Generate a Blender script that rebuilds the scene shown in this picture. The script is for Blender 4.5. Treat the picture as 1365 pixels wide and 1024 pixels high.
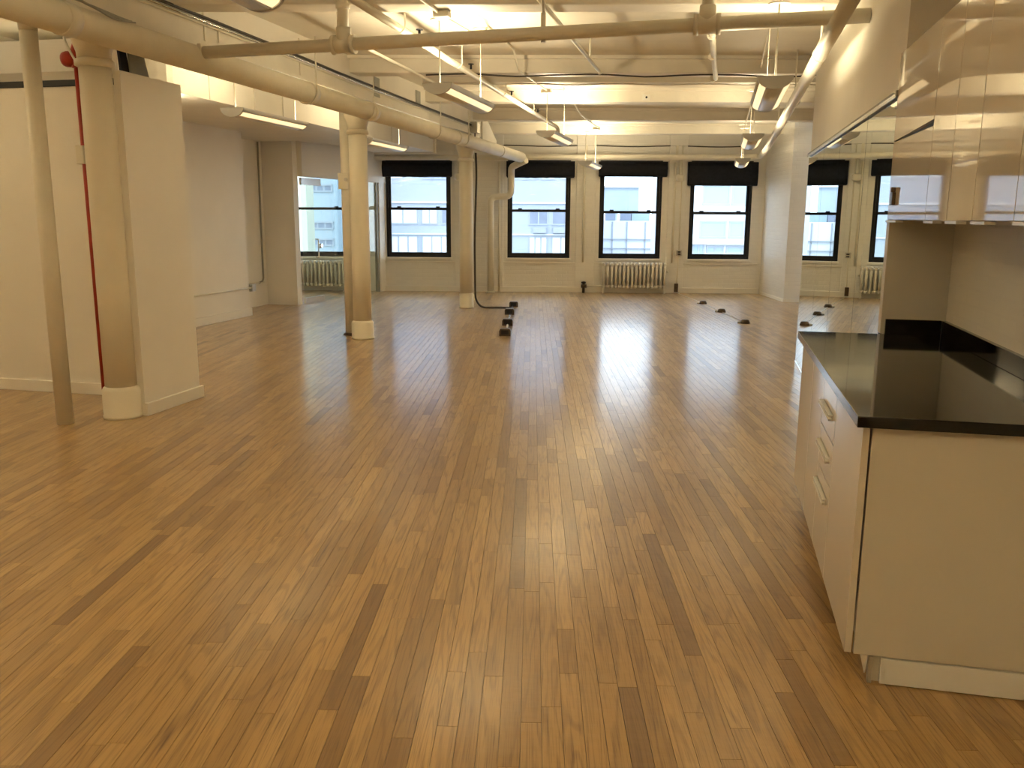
import bpy, bmesh, math, random
from mathutils import Vector, Matrix

for _o in list(bpy.data.objects):
    bpy.data.objects.remove(_o)
SC = bpy.context.scene
COL = SC.collection
PI = math.pi
rnd = random.Random(11)

# ------------------------------------------------------------------ camera, world, exposure
F_PX, PITCH, ROLL, YAW, SK = 1150.77, 0.19130808, -5.74368822e-03, 2.35320731e-02, 2.05467703e-01
H_CAM = 1.53
cd = bpy.data.cameras.new('camera')
cd.sensor_width = 36.0
cd.sensor_fit = 'HORIZONTAL'
cd.lens = F_PX / 1365.0 * 36.0
cd.clip_start, cd.clip_end = 0.05, 600
cam = bpy.data.objects.new('camera', cd)
COL.objects.link(cam)
Rw = Matrix.Rotation(YAW, 3, 'Z') @ Matrix.Rotation(-PITCH, 3, 'X') @ Matrix.Rotation(ROLL, 3, 'Y')
right, fwd, up = Rw.col[0], Rw.col[1], Rw.col[2]
M = Matrix.Identity(4)
for i in range(3):
    M[i][0], M[i][1], M[i][2] = right[i], up[i], -fwd[i]
M.translation = (0, 0, H_CAM)
cam.matrix_world = M
SC.camera = cam

SKY_STRENGTH = 4.0
LAMP_UP = 36.0
WARM = (1.0, 0.83, 0.53)
w = bpy.data.worlds.new('world')
SC.world = w
w.use_nodes = True
bg = w.node_tree.nodes['Background']
bg.inputs['Color'].default_value = (0.70, 0.86, 1.0, 1)
bg.inputs['Strength'].default_value = SKY_STRENGTH
sd = bpy.data.lights.new('sun', 'SUN')
sd.energy, sd.angle, sd.color = 0.9, math.radians(4), (1.0, 0.97, 0.92)
sun = bpy.data.objects.new('sun', sd)
COL.objects.link(sun)
sun.rotation_euler = (math.radians(42), 0, math.radians(-18))

vs = SC.view_settings
SC.display_settings.display_device = 'sRGB'
vs.view_transform = 'Standard'
vs.look = 'None'
vs.gamma = 1.0
vs.use_curve_mapping = False
vs.exposure = 0.36
SC.cycles.use_denoising = True
SC.cycles.diffuse_bounces = 6
SC.cycles.transparent_max_bounces = 16

CS, SN = math.cos(SK), math.sin(SK)
def S(a, b, z=0.0):                      # skewed grid of columns and cabinets -> world
    return Vector((a * CS + b * SN, -a * SN + b * CS, z))
def AB(x, y):
    return (x * CS - y * SN, x * SN + y * CS)

# ------------------------------------------------------------------ materials
class NT:
    def __init__(s, name):
        s.m = bpy.data.materials.new(name)
        s.m.use_nodes = True
        s.t = s.m.node_tree
        s.b = s.t.nodes['Principled BSDF']
    def n(s, typ, **kw):
        nd = s.t.nodes.new(typ)
        for k, v in kw.items():
            setattr(nd, k, v)
        return nd
    def l(s, a, b):
        s.t.links.new(a, b)
    def set(s, **kw):
        for k, v in kw.items():
            k = k.replace('_', ' ')
            s.b.inputs[k].default_value = v
        return s

def c4(c):
    return (c[0], c[1], c[2], 1)

def paint(name, col, rough=0.5, var=0.06, scale=3.0, bump=0.0, bscale=60.0, spec=0.4, metallic=0.0):
    t = NT(name)
    t.set(Roughness=rough, Metallic=metallic)
    t.b.inputs['Specular IOR Level'].default_value = spec
    tc = t.n('ShaderNodeTexCoord')
    no = t.n('ShaderNodeTexNoise')
    no.inputs['Scale'].default_value = scale
    no.inputs['Detail'].default_value = 4
    t.l(tc.outputs['Object'], no.inputs['Vector'])
    cr = t.n('ShaderNodeValToRGB')
    lo = tuple(max(0, x * (1 - var)) for x in col)
    hi = tuple(min(1, x * (1 + var)) for x in col)
    cr.color_ramp.elements[0].position, cr.color_ramp.elements[1].position = 0.3, 0.7
    cr.color_ramp.elements[0].color, cr.color_ramp.elements[1].color = c4(lo), c4(hi)
    t.l(no.outputs['Fac'], cr.inputs['Fac'])
    t.l(cr.outputs['Color'], t.b.inputs['Base Color'])
    if bump:
        n2 = t.n('ShaderNodeTexNoise')
        n2.inputs['Scale'].default_value = bscale
        n2.inputs['Detail'].default_value = 3
        t.l(tc.outputs['Object'], n2.inputs['Vector'])
        bp = t.n('ShaderNodeBump')
        bp.inputs['Strength'].default_value = bump
        bp.inputs['Distance'].default_value = 0.01
        t.l(n2.outputs['Fac'], bp.inputs['Height'])
        t.l(bp.outputs['Normal'], t.b.inputs['Normal'])
    return t.m

def painted_brick(name, col, axis='XZ', strength=0.5, rough=0.45):
    t = NT(name)
    t.set(Roughness=rough)
    tc = t.n('ShaderNodeTexCoord')
    sp = t.n('ShaderNodeSeparateXYZ')
    cb = t.n('ShaderNodeCombineXYZ')
    t.l(tc.outputs['Object'], sp.inputs[0])
    ad = t.n('ShaderNodeMath', operation='ADD')
    t.l(sp.outputs['X'], ad.inputs[0])
    t.l(sp.outputs['Y'], ad.inputs[1])
    t.l(ad.outputs[0], cb.inputs['X'])
    t.l(sp.outputs['Z'], cb.inputs['Y'])
    br = t.n('ShaderNodeTexBrick')
    br.inputs['Scale'].default_value = 1.0
    br.inputs['Brick Width'].default_value = 0.215
    br.inputs['Row Height'].default_value = 0.075
    br.inputs['Mortar Size'].default_value = 0.008
    br.inputs['Mortar Smooth'].default_value = 0.6
    br.inputs['Color1'].default_value = c4(col)
    br.inputs['Color2'].default_value = c4(tuple(x * 0.965 for x in col))
    br.inputs['Mortar'].default_value = c4(tuple(x * 0.965 for x in col))
    t.l(cb.outputs[0], br.inputs['Vector'])
    t.l(br.outputs['Color'], t.b.inputs['Base Color'])
    no = t.n('ShaderNodeTexNoise')
    no.inputs['Scale'].default_value = 30
    t.l(tc.outputs['Object'], no.inputs['Vector'])
    mx = t.n('ShaderNodeMath', operation='MULTIPLY_ADD')
    mx.inputs[1].default_value = -1.0
    t.l(br.outputs['Fac'], mx.inputs[0])
    t.l(no.outputs['Fac'], mx.inputs[2])
    bp = t.n('ShaderNodeBump')
    bp.inputs['Strength'].default_value = strength
    bp.inputs['Distance'].default_value = 0.006
    t.l(mx.outputs[0], bp.inputs['Height'])
    t.l(bp.outputs['Normal'], t.b.inputs['Normal'])
    return t.m

def wood_floor():
    t = NT('oak_strip_floor')
    t.b.inputs['Specular IOR Level'].default_value = 0.45
    t.b.inputs['Sheen Weight'].default_value = 0.10
    t.b.inputs['Sheen Roughness'].default_value = 0.45
    geo = t.n('ShaderNodeNewGeometry')
    oi = t.n('ShaderNodeObjectInfo')
    ad = t.n('ShaderNodeMath', operation='ADD')
    t.l(geo.outputs['Random Per Island'], ad.inputs[0])
    t.l(oi.outputs['Random'], ad.inputs[1])
    wn = t.n('ShaderNodeTexWhiteNoise', noise_dimensions='1D')
    t.l(ad.outputs[0], wn.inputs['W'])
    base = t.n('ShaderNodeValToRGB')
    e = base.color_ramp.elements
    stops = [(0.0, (0.235, 0.128, 0.040)), (0.08, (0.305, 0.172, 0.052)), (0.25, (0.370, 0.217, 0.068)),
             (0.5, (0.415, 0.250, 0.082)), (0.8, (0.455, 0.278, 0.094)), (1.0, (0.505, 0.315, 0.112))]
    e[0].position, e[0].color = stops[0][0], c4(stops[0][1])
    e[1].position, e[1].color = stops[-1][0], c4(stops[-1][1])
    for p, c in stops[1:-1]:
        q = e.new(p)
        q.color = c4(c)
    t.l(wn.outputs['Value'], base.inputs['Fac'])
    # shifted coordinates so the grain breaks at every board
    sc = t.n('ShaderNodeVectorMath', operation='SCALE')
    sc.inputs['Scale'].default_value = 37.0
    t.l(wn.outputs['Color'], sc.inputs[0])
    av = t.n('ShaderNodeVectorMath', operation='ADD')
    t.l(geo.outputs['Position'], av.inputs[0])
    t.l(sc.outputs[0], av.inputs[1])
    def noise(sx, sy, detail, dist=0.0):
        m = t.n('ShaderNodeVectorMath', operation='MULTIPLY')
        m.inputs[1].default_value = (sx, sy, 1.0)
        t.l(av.outputs[0], m.inputs[0])
        no = t.n('ShaderNodeTexNoise')
        no.inputs['Scale'].default_value = 1.0
        no.inputs['Detail'].default_value = detail
        no.inputs['Distortion'].default_value = dist
        t.l(m.outputs[0], no.inputs['Vector'])
        return no.outputs['Fac']
    n1 = noise(11, 0.75, 1.5, 0.15)
    m1 = t.n('ShaderNodeMath', operation='MULTIPLY')
    m1.inputs[1].default_value = 62.0
    t.l(n1, m1.inputs[0])
    s1 = t.n('ShaderNodeMath', operation='SINE')
    t.l(m1.outputs[0], s1.inputs[0])
    ring = t.n('ShaderNodeMapRange')
    ring.inputs['From Min'].default_value, ring.inputs['From Max'].default_value = 0.35, 1.0
    ring.inputs['To Min'].default_value, ring.inputs['To Max'].default_value = 0.0, 0.30
    t.l(s1.outputs[0], ring.inputs['Value'])
    n2 = noise(260, 6, 2)
    st = t.n('ShaderNodeMapRange')
    st.inputs['From Min'].default_value, st.inputs['From Max'].default_value = 0.5, 0.8
    st.inputs['To Min'].default_value, st.inputs['To Max'].default_value = 0.0, 0.60
    t.l(n2, st.inputs['Value'])
    n3 = noise(24, 2.2, 3)
    bl = t.n('ShaderNodeMapRange')
    bl.inputs['From Min'].default_value, bl.inputs['From Max'].default_value = 0.60, 0.82
    bl.inputs['To Min'].default_value, bl.inputs['To Max'].default_value = 0.0, 0.60
    t.l(n3, bl.inputs['Value'])
    s2 = t.n('ShaderNodeMath', operation='ADD')
    t.l(ring.outputs[0], s2.inputs[0])
    t.l(st.outputs[0], s2.inputs[1])
    s3 = t.n('ShaderNodeMath', operation='ADD', use_clamp=True)
    t.l(s2.outputs[0], s3.inputs[0])
    t.l(bl.outputs[0], s3.inputs[1])
    mix = t.n('ShaderNodeMix', data_type='RGBA', blend_type='MIX')
    t.l(s3.outputs[0], mix.inputs['Factor'])
    t.l(base.outputs['Color'], mix.inputs[6])
    mix.inputs[7].default_value = (0.13, 0.062, 0.02, 1)
    t.l(mix.outputs[2], t.b.inputs['Base Color'])
    # worn varnish: roughness patches and a slightly rippled surface
    mw = t.n('ShaderNodeVectorMath', operation='MULTIPLY')
    mw.inputs[1].default_value = (5, 3, 1)
    t.l(geo.outputs['Position'], mw.inputs[0])
    nw = t.n('ShaderNodeTexNoise')
    nw.inputs['Scale'].default_value = 1.0
    nw.inputs['Detail'].default_value = 3
    t.l(mw.outputs[0], nw.inputs['Vector'])
    rr = t.n('ShaderNodeMapRange')
    rr.inputs['To Min'].default_value, rr.inputs['To Max'].default_value = 0.36, 0.50
    t.l(nw.outputs['Fac'], rr.inputs['Value'])
    t.l(rr.outputs[0], t.b.inputs['Roughness'])
    mb = t.n('ShaderNodeVectorMath', operation='MULTIPLY')
    mb.inputs[1].default_value = (9, 22, 1)
    t.l(av.outputs[0], mb.inputs[0])
    nb = t.n('ShaderNodeTexNoise')
    nb.inputs['Scale'].default_value = 1.0
    nb.inputs['Detail'].default_value = 2
    t.l(mb.outputs[0], nb.inputs['Vector'])
    bp = t.n('ShaderNodeBump')
    bp.inputs['Strength'].default_value = 0.30
    bp.inputs['Distance'].default_value = 0.004
    t.l(nb.outputs['Fac'], bp.inputs['Height'])
    t.l(bp.outputs['Normal'], t.b.inputs['Normal'])
    t.l(bp.outputs['Normal'], t.b.inputs['Coat Normal'])
    t.b.inputs['Coat Weight'].default_value = 0.8
    t.b.inputs['Coat Roughness'].default_value = 0.17
    t.b.inputs['Coat IOR'].default_value = 1.38
    return t.m

def window_glass(name, tint=(1, 1, 1), ior=1.5):
    t = NT(name)
    out = t.t.nodes['Material Output']
    tr = t.n('ShaderNodeBsdfTransparent')
    tr.inputs['Color'].default_value = c4(tint)
    gl = t.n('ShaderNodeBsdfGlossy')
    gl.inputs['Roughness'].default_value = 0.0
    fr = t.n('ShaderNodeFresnel')
    ge = t.n('ShaderNodeNewGeometry')
    mr = t.n('ShaderNodeMapRange')       # leaving the pane the index is inverted, so both faces reflect alike
    mr.inputs['To Min'].default_value, mr.inputs['To Max'].default_value = ior, 1.0 / ior
    t.l(ge.outputs['Backfacing'], mr.inputs['Value'])
    t.l(mr.outputs[0], fr.inputs['IOR'])
    ms = t.n('ShaderNodeMixShader')
    t.l(fr.outputs[0], ms.inputs[0])
    t.l(tr.outputs[0], ms.inputs[1])
    t.l(gl.outputs[0], ms.inputs[2])
    t.l(ms.outputs[0], out.inputs['Surface'])
    t.t.nodes.remove(t.b)
    return t.m

def emit(name, col, strength):
    t = NT(name)
    t.set(Roughness=0.5)
    t.b.inputs['Base Color'].default_value = c4(col)
    t.b.inputs['Emission Color'].default_value = c4(col)
    t.b.inputs['Emission Strength'].default_value = strength
    no = t.n('ShaderNodeTexNoise')
    no.inputs['Scale'].default_value = 3.0
    mr = t.n('ShaderNodeMapRange')
    mr.inputs['To Min'].default_value, mr.inputs['To Max'].default_value = strength * 0.95, strength * 1.05
    t.l(no.outputs['Fac'], mr.inputs['Value'])
    t.l(mr.outputs[0], t.b.inputs['Emission Strength'])
    return t.m

def gloss(name, col, rough, ior=1.5, metallic=0.0, coat=0.0):
    t = NT(name)
    t.set(Roughness=rough, IOR=ior, Metallic=metallic)
    t.b.inputs['Coat Weight'].default_value = coat
    t.b.inputs['Coat Roughness'].default_value = rough
    tc = t.n('ShaderNodeTexCoord')
    no = t.n('ShaderNodeTexNoise')
    no.inputs['Scale'].default_value = 4.0
    t.l(tc.outputs['Object'], no.inputs['Vector'])
    cr = t.n('ShaderNodeValToRGB')
    cr.color_ramp.elements[0].color = c4(tuple(x * 0.98 for x in col))
    cr.color_ramp.elements[1].color = c4(tuple(min(1, x * 1.02) for x in col))
    t.l(no.outputs['Fac'], cr.inputs['Fac'])
    t.l(cr.outputs['Color'], t.b.inputs['Base Color'])
    return t.m

MT = {}
MT['wood'] = wood_floor()
MT['wall'] = paint('white_wall_paint', (0.87, 0.84, 0.775), 0.55, 0.03, 1.5, 0.12, 70)
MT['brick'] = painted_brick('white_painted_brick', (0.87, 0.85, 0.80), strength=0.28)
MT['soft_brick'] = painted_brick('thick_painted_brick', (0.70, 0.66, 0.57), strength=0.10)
MT['beam'] = paint('cream_beam_paint', (0.78, 0.74, 0.65), 0.5, 0.07, 2.0, 0.35, 16)
MT['deck'] = paint('cream_ceiling_paint', (0.75, 0.71, 0.61), 0.6, 0.07, 1.3, 0.3, 10)
MT['pipe'] = paint('cream_pipe_paint', (0.80, 0.76, 0.65), 0.42, 0.05, 4.0, 0.15, 30)
MT['column'] = paint('cream_column_paint', (0.86, 0.81, 0.68), 0.42, 0.04, 2.5, 0.2, 25)
MT['duct'] = paint('white_duct_paint', (0.80, 0.77, 0.70), 0.45, 0.04, 2.0)
MT['red'] = paint('red_pipe_paint', (0.40, 0.035, 0.018), 0.4, 0.15, 9.0)
MT['steel'] = paint('galvanised_steel', (0.62, 0.60, 0.55), 0.32, 0.08, 14.0, metallic=0.9)
MT['chrome'] = paint('brushed_aluminium', (0.80, 0.81, 0.82), 0.22, 0.03, 20.0, metallic=1.0)
MT['black'] = paint('black_metal_paint', (0.012, 0.012, 0.015), 0.4, 0.15, 8.0)
MT['frame'] = paint('dark_window_frame', (0.010, 0.011, 0.015), 0.35, 0.1, 8.0)
MT['blind'] = paint('navy_black_blind_cloth', (0.010, 0.013, 0.022), 0.85, 0.35, 18.0, 0.4, 24)
MT['cable'] = paint('dark_cable_sheath', (0.06, 0.05, 0.04), 0.5, 0.2, 20.0)
MT['bronze'] = paint('dark_bronze_box', (0.10, 0.07, 0.045), 0.35, 0.2, 20.0, metallic=0.6)
MT['radiator'] = paint('cream_radiator_enamel', (0.76, 0.73, 0.66), 0.35, 0.04, 5.0)
MT['gloss'] = gloss('glossy_white_lacquer', (0.70, 0.64, 0.54), 0.035, 1.55)
MT['carcass'] = paint('cream_melamine', (0.66, 0.615, 0.52), 0.42, 0.02, 3.0)
MT['white_plastic'] = paint('white_acrylic', (0.86, 0.85, 0.80), 0.25, 0.02, 3.0)
MT['granite'] = None
MT['mirror'] = gloss('green_tinted_mirror_glass', (0.80, 0.86, 0.78), 0.004, 1.5, metallic=1.0)
MT['pane'] = window_glass('clear_window_pane')
MT['door_glass'] = window_glass('clear_partition_glass', (0.90, 0.95, 0.93))
MT['lamp_body'] = paint('grey_lamp_enamel', (0.60, 0.60, 0.60), 0.4, 0.03, 5.0)
MT['lamp_spine'] = paint('perforated_grey_metal', (0.82, 0.84, 0.88), 0.35, 0.08, 90.0)
MT['glow'] = emit('lamp_diffuser_glow', (1.0, 0.78, 0.43), 0.95)
MT['grey_plate'] = paint('grey_sheet_metal', (0.33, 0.33, 0.29), 0.45, 0.08, 5.0)
def granite():
    t = NT('black_polished_granite')
    t.set(Roughness=0.06, IOR=1.5)
    tc = t.n('ShaderNodeTexCoord')
    vo = t.n('ShaderNodeTexVoronoi')
    vo.inputs['Scale'].default_value = 260
    t.l(tc.outputs['Object'], vo.inputs['Vector'])
    cr = t.n('ShaderNodeValToRGB')
    cr.color_ramp.elements[0].color = (0.012, 0.012, 0.010, 1)
    cr.color_ramp.elements[1].color = (0.003, 0.003, 0.003, 1)
    cr.color_ramp.elements[1].position = 0.35
    t.l(vo.outputs['Distance'], cr.inputs['Fac'])
    t.l(cr.outputs['Color'], t.b.inputs['Base Color'])
    return t.m
MT['granite'] = granite()
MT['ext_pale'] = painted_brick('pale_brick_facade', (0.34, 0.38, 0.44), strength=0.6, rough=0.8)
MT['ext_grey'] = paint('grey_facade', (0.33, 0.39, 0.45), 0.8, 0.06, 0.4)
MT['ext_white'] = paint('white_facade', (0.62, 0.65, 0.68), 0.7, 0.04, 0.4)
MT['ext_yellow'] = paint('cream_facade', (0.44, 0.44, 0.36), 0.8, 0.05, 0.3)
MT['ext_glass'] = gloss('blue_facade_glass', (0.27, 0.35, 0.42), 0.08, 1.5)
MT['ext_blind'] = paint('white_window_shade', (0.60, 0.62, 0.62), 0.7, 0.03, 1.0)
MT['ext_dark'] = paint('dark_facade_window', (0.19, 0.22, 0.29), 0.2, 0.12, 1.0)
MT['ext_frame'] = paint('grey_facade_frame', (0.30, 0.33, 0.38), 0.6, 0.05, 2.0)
MT['street'] = paint('street_asphalt', (0.25, 0.25, 0.26), 0.9, 0.1, 0.5)

# ------------------------------------------------------------------ mesh helpers
class MB:
    def __init__(s):
        s.v, s.f, s.sm = [], [], []
    def add(s, vs_, fs, smooth=False):
        k = len(s.v)
        s.v += [Vector(p) for p in vs_]
        s.f += [tuple(i + k for i in q) for q in fs]
        s.sm += [smooth] * len(fs)
        return s
    def box(s, x0, x1, y0, y1, z0, z1, bev=0.0):
        if x0 > x1: x0, x1 = x1, x0
        if y0 > y1: y0, y1 = y1, y0
        if z0 > z1: z0, z1 = z1, z0
        if bev <= 0:
            return s.add([(x0, y0, z0), (x1, y0, z0), (x1, y1, z0), (x0, y1, z0),
                          (x0, y0, z1), (x1, y0, z1), (x1, y1, z1), (x0, y1, z1)],
                         [(0, 3, 2, 1), (4, 5, 6, 7), (0, 1, 5, 4), (1, 2, 6, 5), (2, 3, 7, 6), (3, 0, 4, 7)])
        bm = bmesh.new()
        bmesh.ops.create_cube(bm, size=1)
        for v in bm.verts:
            v.co = Vector(((x0 + x1) / 2 + v.co.x * (x1 - x0), (y0 + y1) / 2 + v.co.y * (y1 - y0), (z0 + z1) / 2 + v.co.z * (z1 - z0)))
        bmesh.ops.bevel(bm, geom=list(bm.edges), offset=bev, segments=2, affect='EDGES', profile=0.5)
        bm.verts.index_update()
        s.add([v.co.copy() for v in bm.verts], [[v.index for v in f.verts] for f in bm.faces])
        bm.free()
        return s
    def tube(s, pts, r, n=14, cap=True, bend=0.0):
        pts = [Vector(p) for p in pts]
        if bend > 0 and len(pts) > 2:
            out = [pts[0]]
            for i in range(1, len(pts) - 1):
                a, b, c = pts[i - 1], pts[i], pts[i + 1]
                d1, d2 = (a - b), (c - b)
                q = min(bend, d1.length * .49, d2.length * .49)
                p1, p2 = b + d1.normalized() * q, b + d2.normalized() * q
                for k in range(7):
                    u = k / 6
                    out.append((1 - u) ** 2 * p1 + 2 * u * (1 - u) * b + u * u * p2)
            out.append(pts[-1])
            pts = out
        rs = r if isinstance(r, (list, tuple)) else [r] * len(pts)
        t0 = (pts[1] - pts[0]).normalized()
        ref = Vector((0, 0, 1)) if abs(t0.z) < .9 else Vector((1, 0, 0))
        nrm = t0.cross(ref).normalized()
        k = len(s.v)
        for i, p in enumerate(pts):
            if i == 0: t = t0
            elif i == len(pts) - 1: t = (pts[i] - pts[i - 1]).normalized()
            else: t = ((pts[i + 1] - pts[i]).normalized() + (pts[i] - pts[i - 1]).normalized()).normalized()
            nrm = (nrm - t * nrm.dot(t)).normalized()
            bn = t.cross(nrm)
            for j in range(n):
                an = 2 * PI * j / n
                s.v.append(p + (nrm * math.cos(an) + bn * math.sin(an)) * rs[i])
        for i in range(len(pts) - 1):
            for j in range(n):
                a, b = k + i * n + j, k + i * n + (j + 1) % n
                s.f.append((a, b, b + n, a + n))
                s.sm.append(True)
        if cap:
            s.f.append(tuple(k + j for j in reversed(range(n)))); s.sm.append(False)
            e = k + (len(pts) - 1) * n
            s.f.append(tuple(e + j for j in range(n))); s.sm.append(False)
        return s
    def lathe(s, cx, cy, prof, n=40):
        k = len(s.v)
        for (r, z) in prof:
            for j in range(n):
                an = 2 * PI * j / n
                s.v.append(Vector((cx + r * math.cos(an), cy + r * math.sin(an), z)))
        for i in range(len(prof) - 1):
            for j in range(n):
                a, b = k + i * n + j, k + i * n + (j + 1) % n
                s.f.append((a, b, b + n, a + n)); s.sm.append(abs(prof[i][1] - prof[i + 1][1]) > 1e-4 and abs(prof[i][1] - prof[i + 1][1]) > .3 * abs(prof[i][0] - prof[i + 1][0]))
        s.f.append(tuple(k + j for j in reversed(range(n)))); s.sm.append(False)
        e = k + (len(prof) - 1) * n
        s.f.append(tuple(e + j for j in range(n))); s.sm.append(False)
        return s
    def prism(s, poly, axis, c0, c1):
        """poly of 2D points extruded along axis ('x','y','z')"""
        def p3(p, c):
            return {'x': (c, p[0], p[1]), 'y': (p[0], c, p[1]), 'z': (p[0], p[1], c)}[axis]
        n = len(poly)
        return s.add([p3(p, c0) for p in poly] + [p3(p, c1) for p in poly],
                     [tuple(range(n))[::-1], tuple(range(n, 2 * n))] + [(i, (i + 1) % n, n + (i + 1) % n, n + i) for i in range(n)])
    def mesh(s, name, mat, off=Vector((0, 0, 0))):
        me = bpy.data.meshes.new(name)
        me.from_pydata([p - off for p in s.v], [], s.f)
        me.polygons.foreach_set('use_smooth', s.sm)
        me.update()
        bm = bmesh.new(); bm.from_mesh(me)
        bmesh.ops.recalc_face_normals(bm, faces=bm.faces)
        bm.to_mesh(me); bm.free()
        if mat: me.materials.append(mat)
        return me

def tag(o, label=None, cat=None, group=None, kind=None):
    if label: o['label'] = label
    if cat: o['category'] = cat
    if group: o['group'] = group
    if kind: o['kind'] = kind
    return o

class Thing:
    """an Empty at origin (a,b,z) of the skewed grid (skew=True) or (x,y,z); children authored in that frame's absolute coordinates"""
    def __init__(s, name, org, skew, label=None, cat=None, group=None, kind=None, mb=None, mat=None):
        s.org, s.skew = Vector(org), skew
        data = mb.mesh(name, mat, s.org) if mb else None
        s.o = bpy.data.objects.new(name, data)
        COL.objects.link(s.o)
        s.o.location = S(*org) if skew else org
        s.o.rotation_euler = (0, 0, -SK if skew else 0)
        tag(s.o, label, cat, group, kind)
    def part(s, name, mb, mat, parent=None, label=None, kind=None):
        o = bpy.data.objects.new(name, mb.mesh(name, mat, s.org))
        COL.objects.link(o)
        o.parent = parent or s.o
        tag(o, label, kind=kind)
        return o

def kids(o):
    return [c for c in bpy.data.objects if c.parent == o]
def copy_tree(o, parent=None):
    c = o.copy(); COL.objects.link(c); c.parent = parent
    for ch in kids(o):
        copy_tree(ch, c)
    return c

def struct(name, mb, mat, skew, org=None):
    org = org or (0, 0, 0)
    return Thing(name, org, skew, kind='structure', mb=mb, mat=mat)

# ------------------------------------------------------------------ room shell
Z_DECK, Z_BEAM = 3.26, 3.08
YW = 18.0
# floor slab under the boards
fl = struct('floor', MB().box(-12, 9, -7, 18.02, -0.30, -0.008), MT['wood'], False)
# ---- boards
PWD = 0.064
LENS = [0.32, 0.45, 0.6, 0.75, 0.95, 1.2, 1.5]
def board(L, mb=None, x=0.0, y=0.0):
    g, d, c = 0.00015, 0.006, 0.0006
    m = mb or MB()
    x0, x1, y0, y1 = x + g, x + PWD - g, y + g, y + L - g
    m.add([(x0, y0, -d), (x1, y0, -d), (x1, y1, -d), (x0, y1, -d),
           (x0 + c, y0 + c, 0), (x1 - c, y0 + c, 0), (x1 - c, y1 - c, 0), (x0 + c, y1 - c, 0)],
          [(4, 5, 6, 7), (0, 1, 5, 4), (1, 2, 6, 5), (2, 3, 7, 6), (3, 0, 4, 7)])
    return m
boards = []
ncol = int(16 / PWD)
for i in range(ncol):
    x = -10.2 + i * PWD
    y = 0.7 - rnd.random() * 1.2
    while y < 17.95:
        L = rnd.choice(LENS)
        if y + L > 17.95:
            L = 17.95 - y
        xc, yc = x + PWD / 2, y + L / 2
        if L > 0.03 and -0.66 * (y + L) - 0.9 < xc < 0.60 * (y + L) + 0.4 and xc < 5.9:
            boards.append((x, y, L))
        y += L
def seen_size(bd):
    x, y, L = bd
    # near boards that lie inside the picture
    if y + L < 2.25 or abs(x) > 0.6 * max(y, 2.2): return 0
    if x > 0.9 and y < 5: return 0
    y0, y1 = max(y, 2.25), y + L
    return PWD * (1.0 / y0 - 1.0 / y1) / y0
boards.sort(key=seen_size, reverse=True)
meshes = {}
rest = MB()
for k, (x, y, L) in enumerate(boards):
    if k < 300 and L in LENS:
        if L not in meshes:
            meshes[L] = board(L).mesh('plank', MT['wood'])
        o = bpy.data.objects.new('plank', meshes[L])
        o.location = (x, y, 0)
        o.parent = fl.o
        COL.objects.link(o)
    else:
        board(L, rest, x, y)
me = bpy.data.meshes.new('plank_field')
me.from_pydata(rest.v, [], rest.f)
me.materials.append(MT['wood'])
o = bpy.data.objects.new('plank_field', me); COL.objects.link(o); o.parent = fl.o; o['kind'] = 'stuff'

# ---- ceiling with cross beams and the long girder
ce = struct('ceiling', MB().box(-13, 9, -7, 18.4, Z_DECK, Z_DECK + 0.3), MT['deck'], False)
for y0 in (-4.9, -2.1, 0.85, 3.9, 6.83, 9.95, 12.35, 14.6, 16.9):
    mb = MB().box(-11, 6.5, y0, y0 + 0.26, Z_BEAM, Z_DECK + .05, 0.012)
    mb.box(-11, 6.5, y0 - 0.05, y0 + 0.31, Z_DECK - 0.035, Z_DECK + .05)
    ce.part('beam', mb, MT['beam'])
gs = Thing('girder_tmp', (0, 0, 0), True)
def gline(b):      # right face of the girder drifts a little to the right
    return -4.10 + (b - 5.0) * 0.0155
mb = MB()
P = []
for b in (-5.5, 14.55):
    a1 = gline(b)
    P += [S(a1 - .36, b, 2.865), S(a1, b, 2.865), S(a1, b, Z_DECK + .02), S(a1 - .36, b, Z_DECK + .02)]
mb.add(P, [(0, 1, 2, 3), (7, 6, 5, 4), (0, 4, 5, 1), (1, 5, 6, 2), (2, 6, 7, 3), (3, 7, 4, 0)])
P = []
for b in (-5.5, 14.5):
    a1 = gline(b) + .012
    P += [S(a1 - .385, b, 2.845), S(a1, b, 2.845), S(a1, b, 2.875), S(a1 - .385, b, 2.875)]
mb.add(P, [(0, 1, 2, 3), (7, 6, 5, 4), (0, 4, 5, 1), (1, 5, 6, 2), (2, 6, 7, 3), (3, 7, 4, 0)])
bpy.data.objects.remove(gs.o)
gird = ce.part('girder', mb, MT['beam'])
def skbox(mb, a0, a1, b0, b1, z0, z1):
    P = [S(a, b, z) for z in (z0, z1) for a, b in ((a0, b0), (a1, b0), (a1, b1), (a0, b1))]
    return mb.add(P, [(0, 3, 2, 1), (4, 5, 6, 7), (0, 1, 5, 4), (1, 2, 6, 5), (2, 3, 7, 6), (3, 0, 4, 7)])
for b0, z0, z1 in ((6.55, 2.90, 3.16), (6.75, 2.92, 3.10), (8.15, 2.82, 3.22)):
    ce.part('strap', skbox(MB(), gline(b0) + .004, gline(b0) + .012, b0, b0 + .022, z0, z1), MT['beam'], gird)
for b0, b1, z0, z1 in ((10.0, 10.16, 2.92, 3.14), (11.4, 11.58, 3.02, 3.18), (5.2, 5.55, 3.06, 3.2)):
    ce.part('patch_plate', skbox(MB(), gline(b0) + .003, gline(b0) + .010, b0, b1, z0, z1), MT['grey_plate'], gird, 'grey metal patch')
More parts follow.
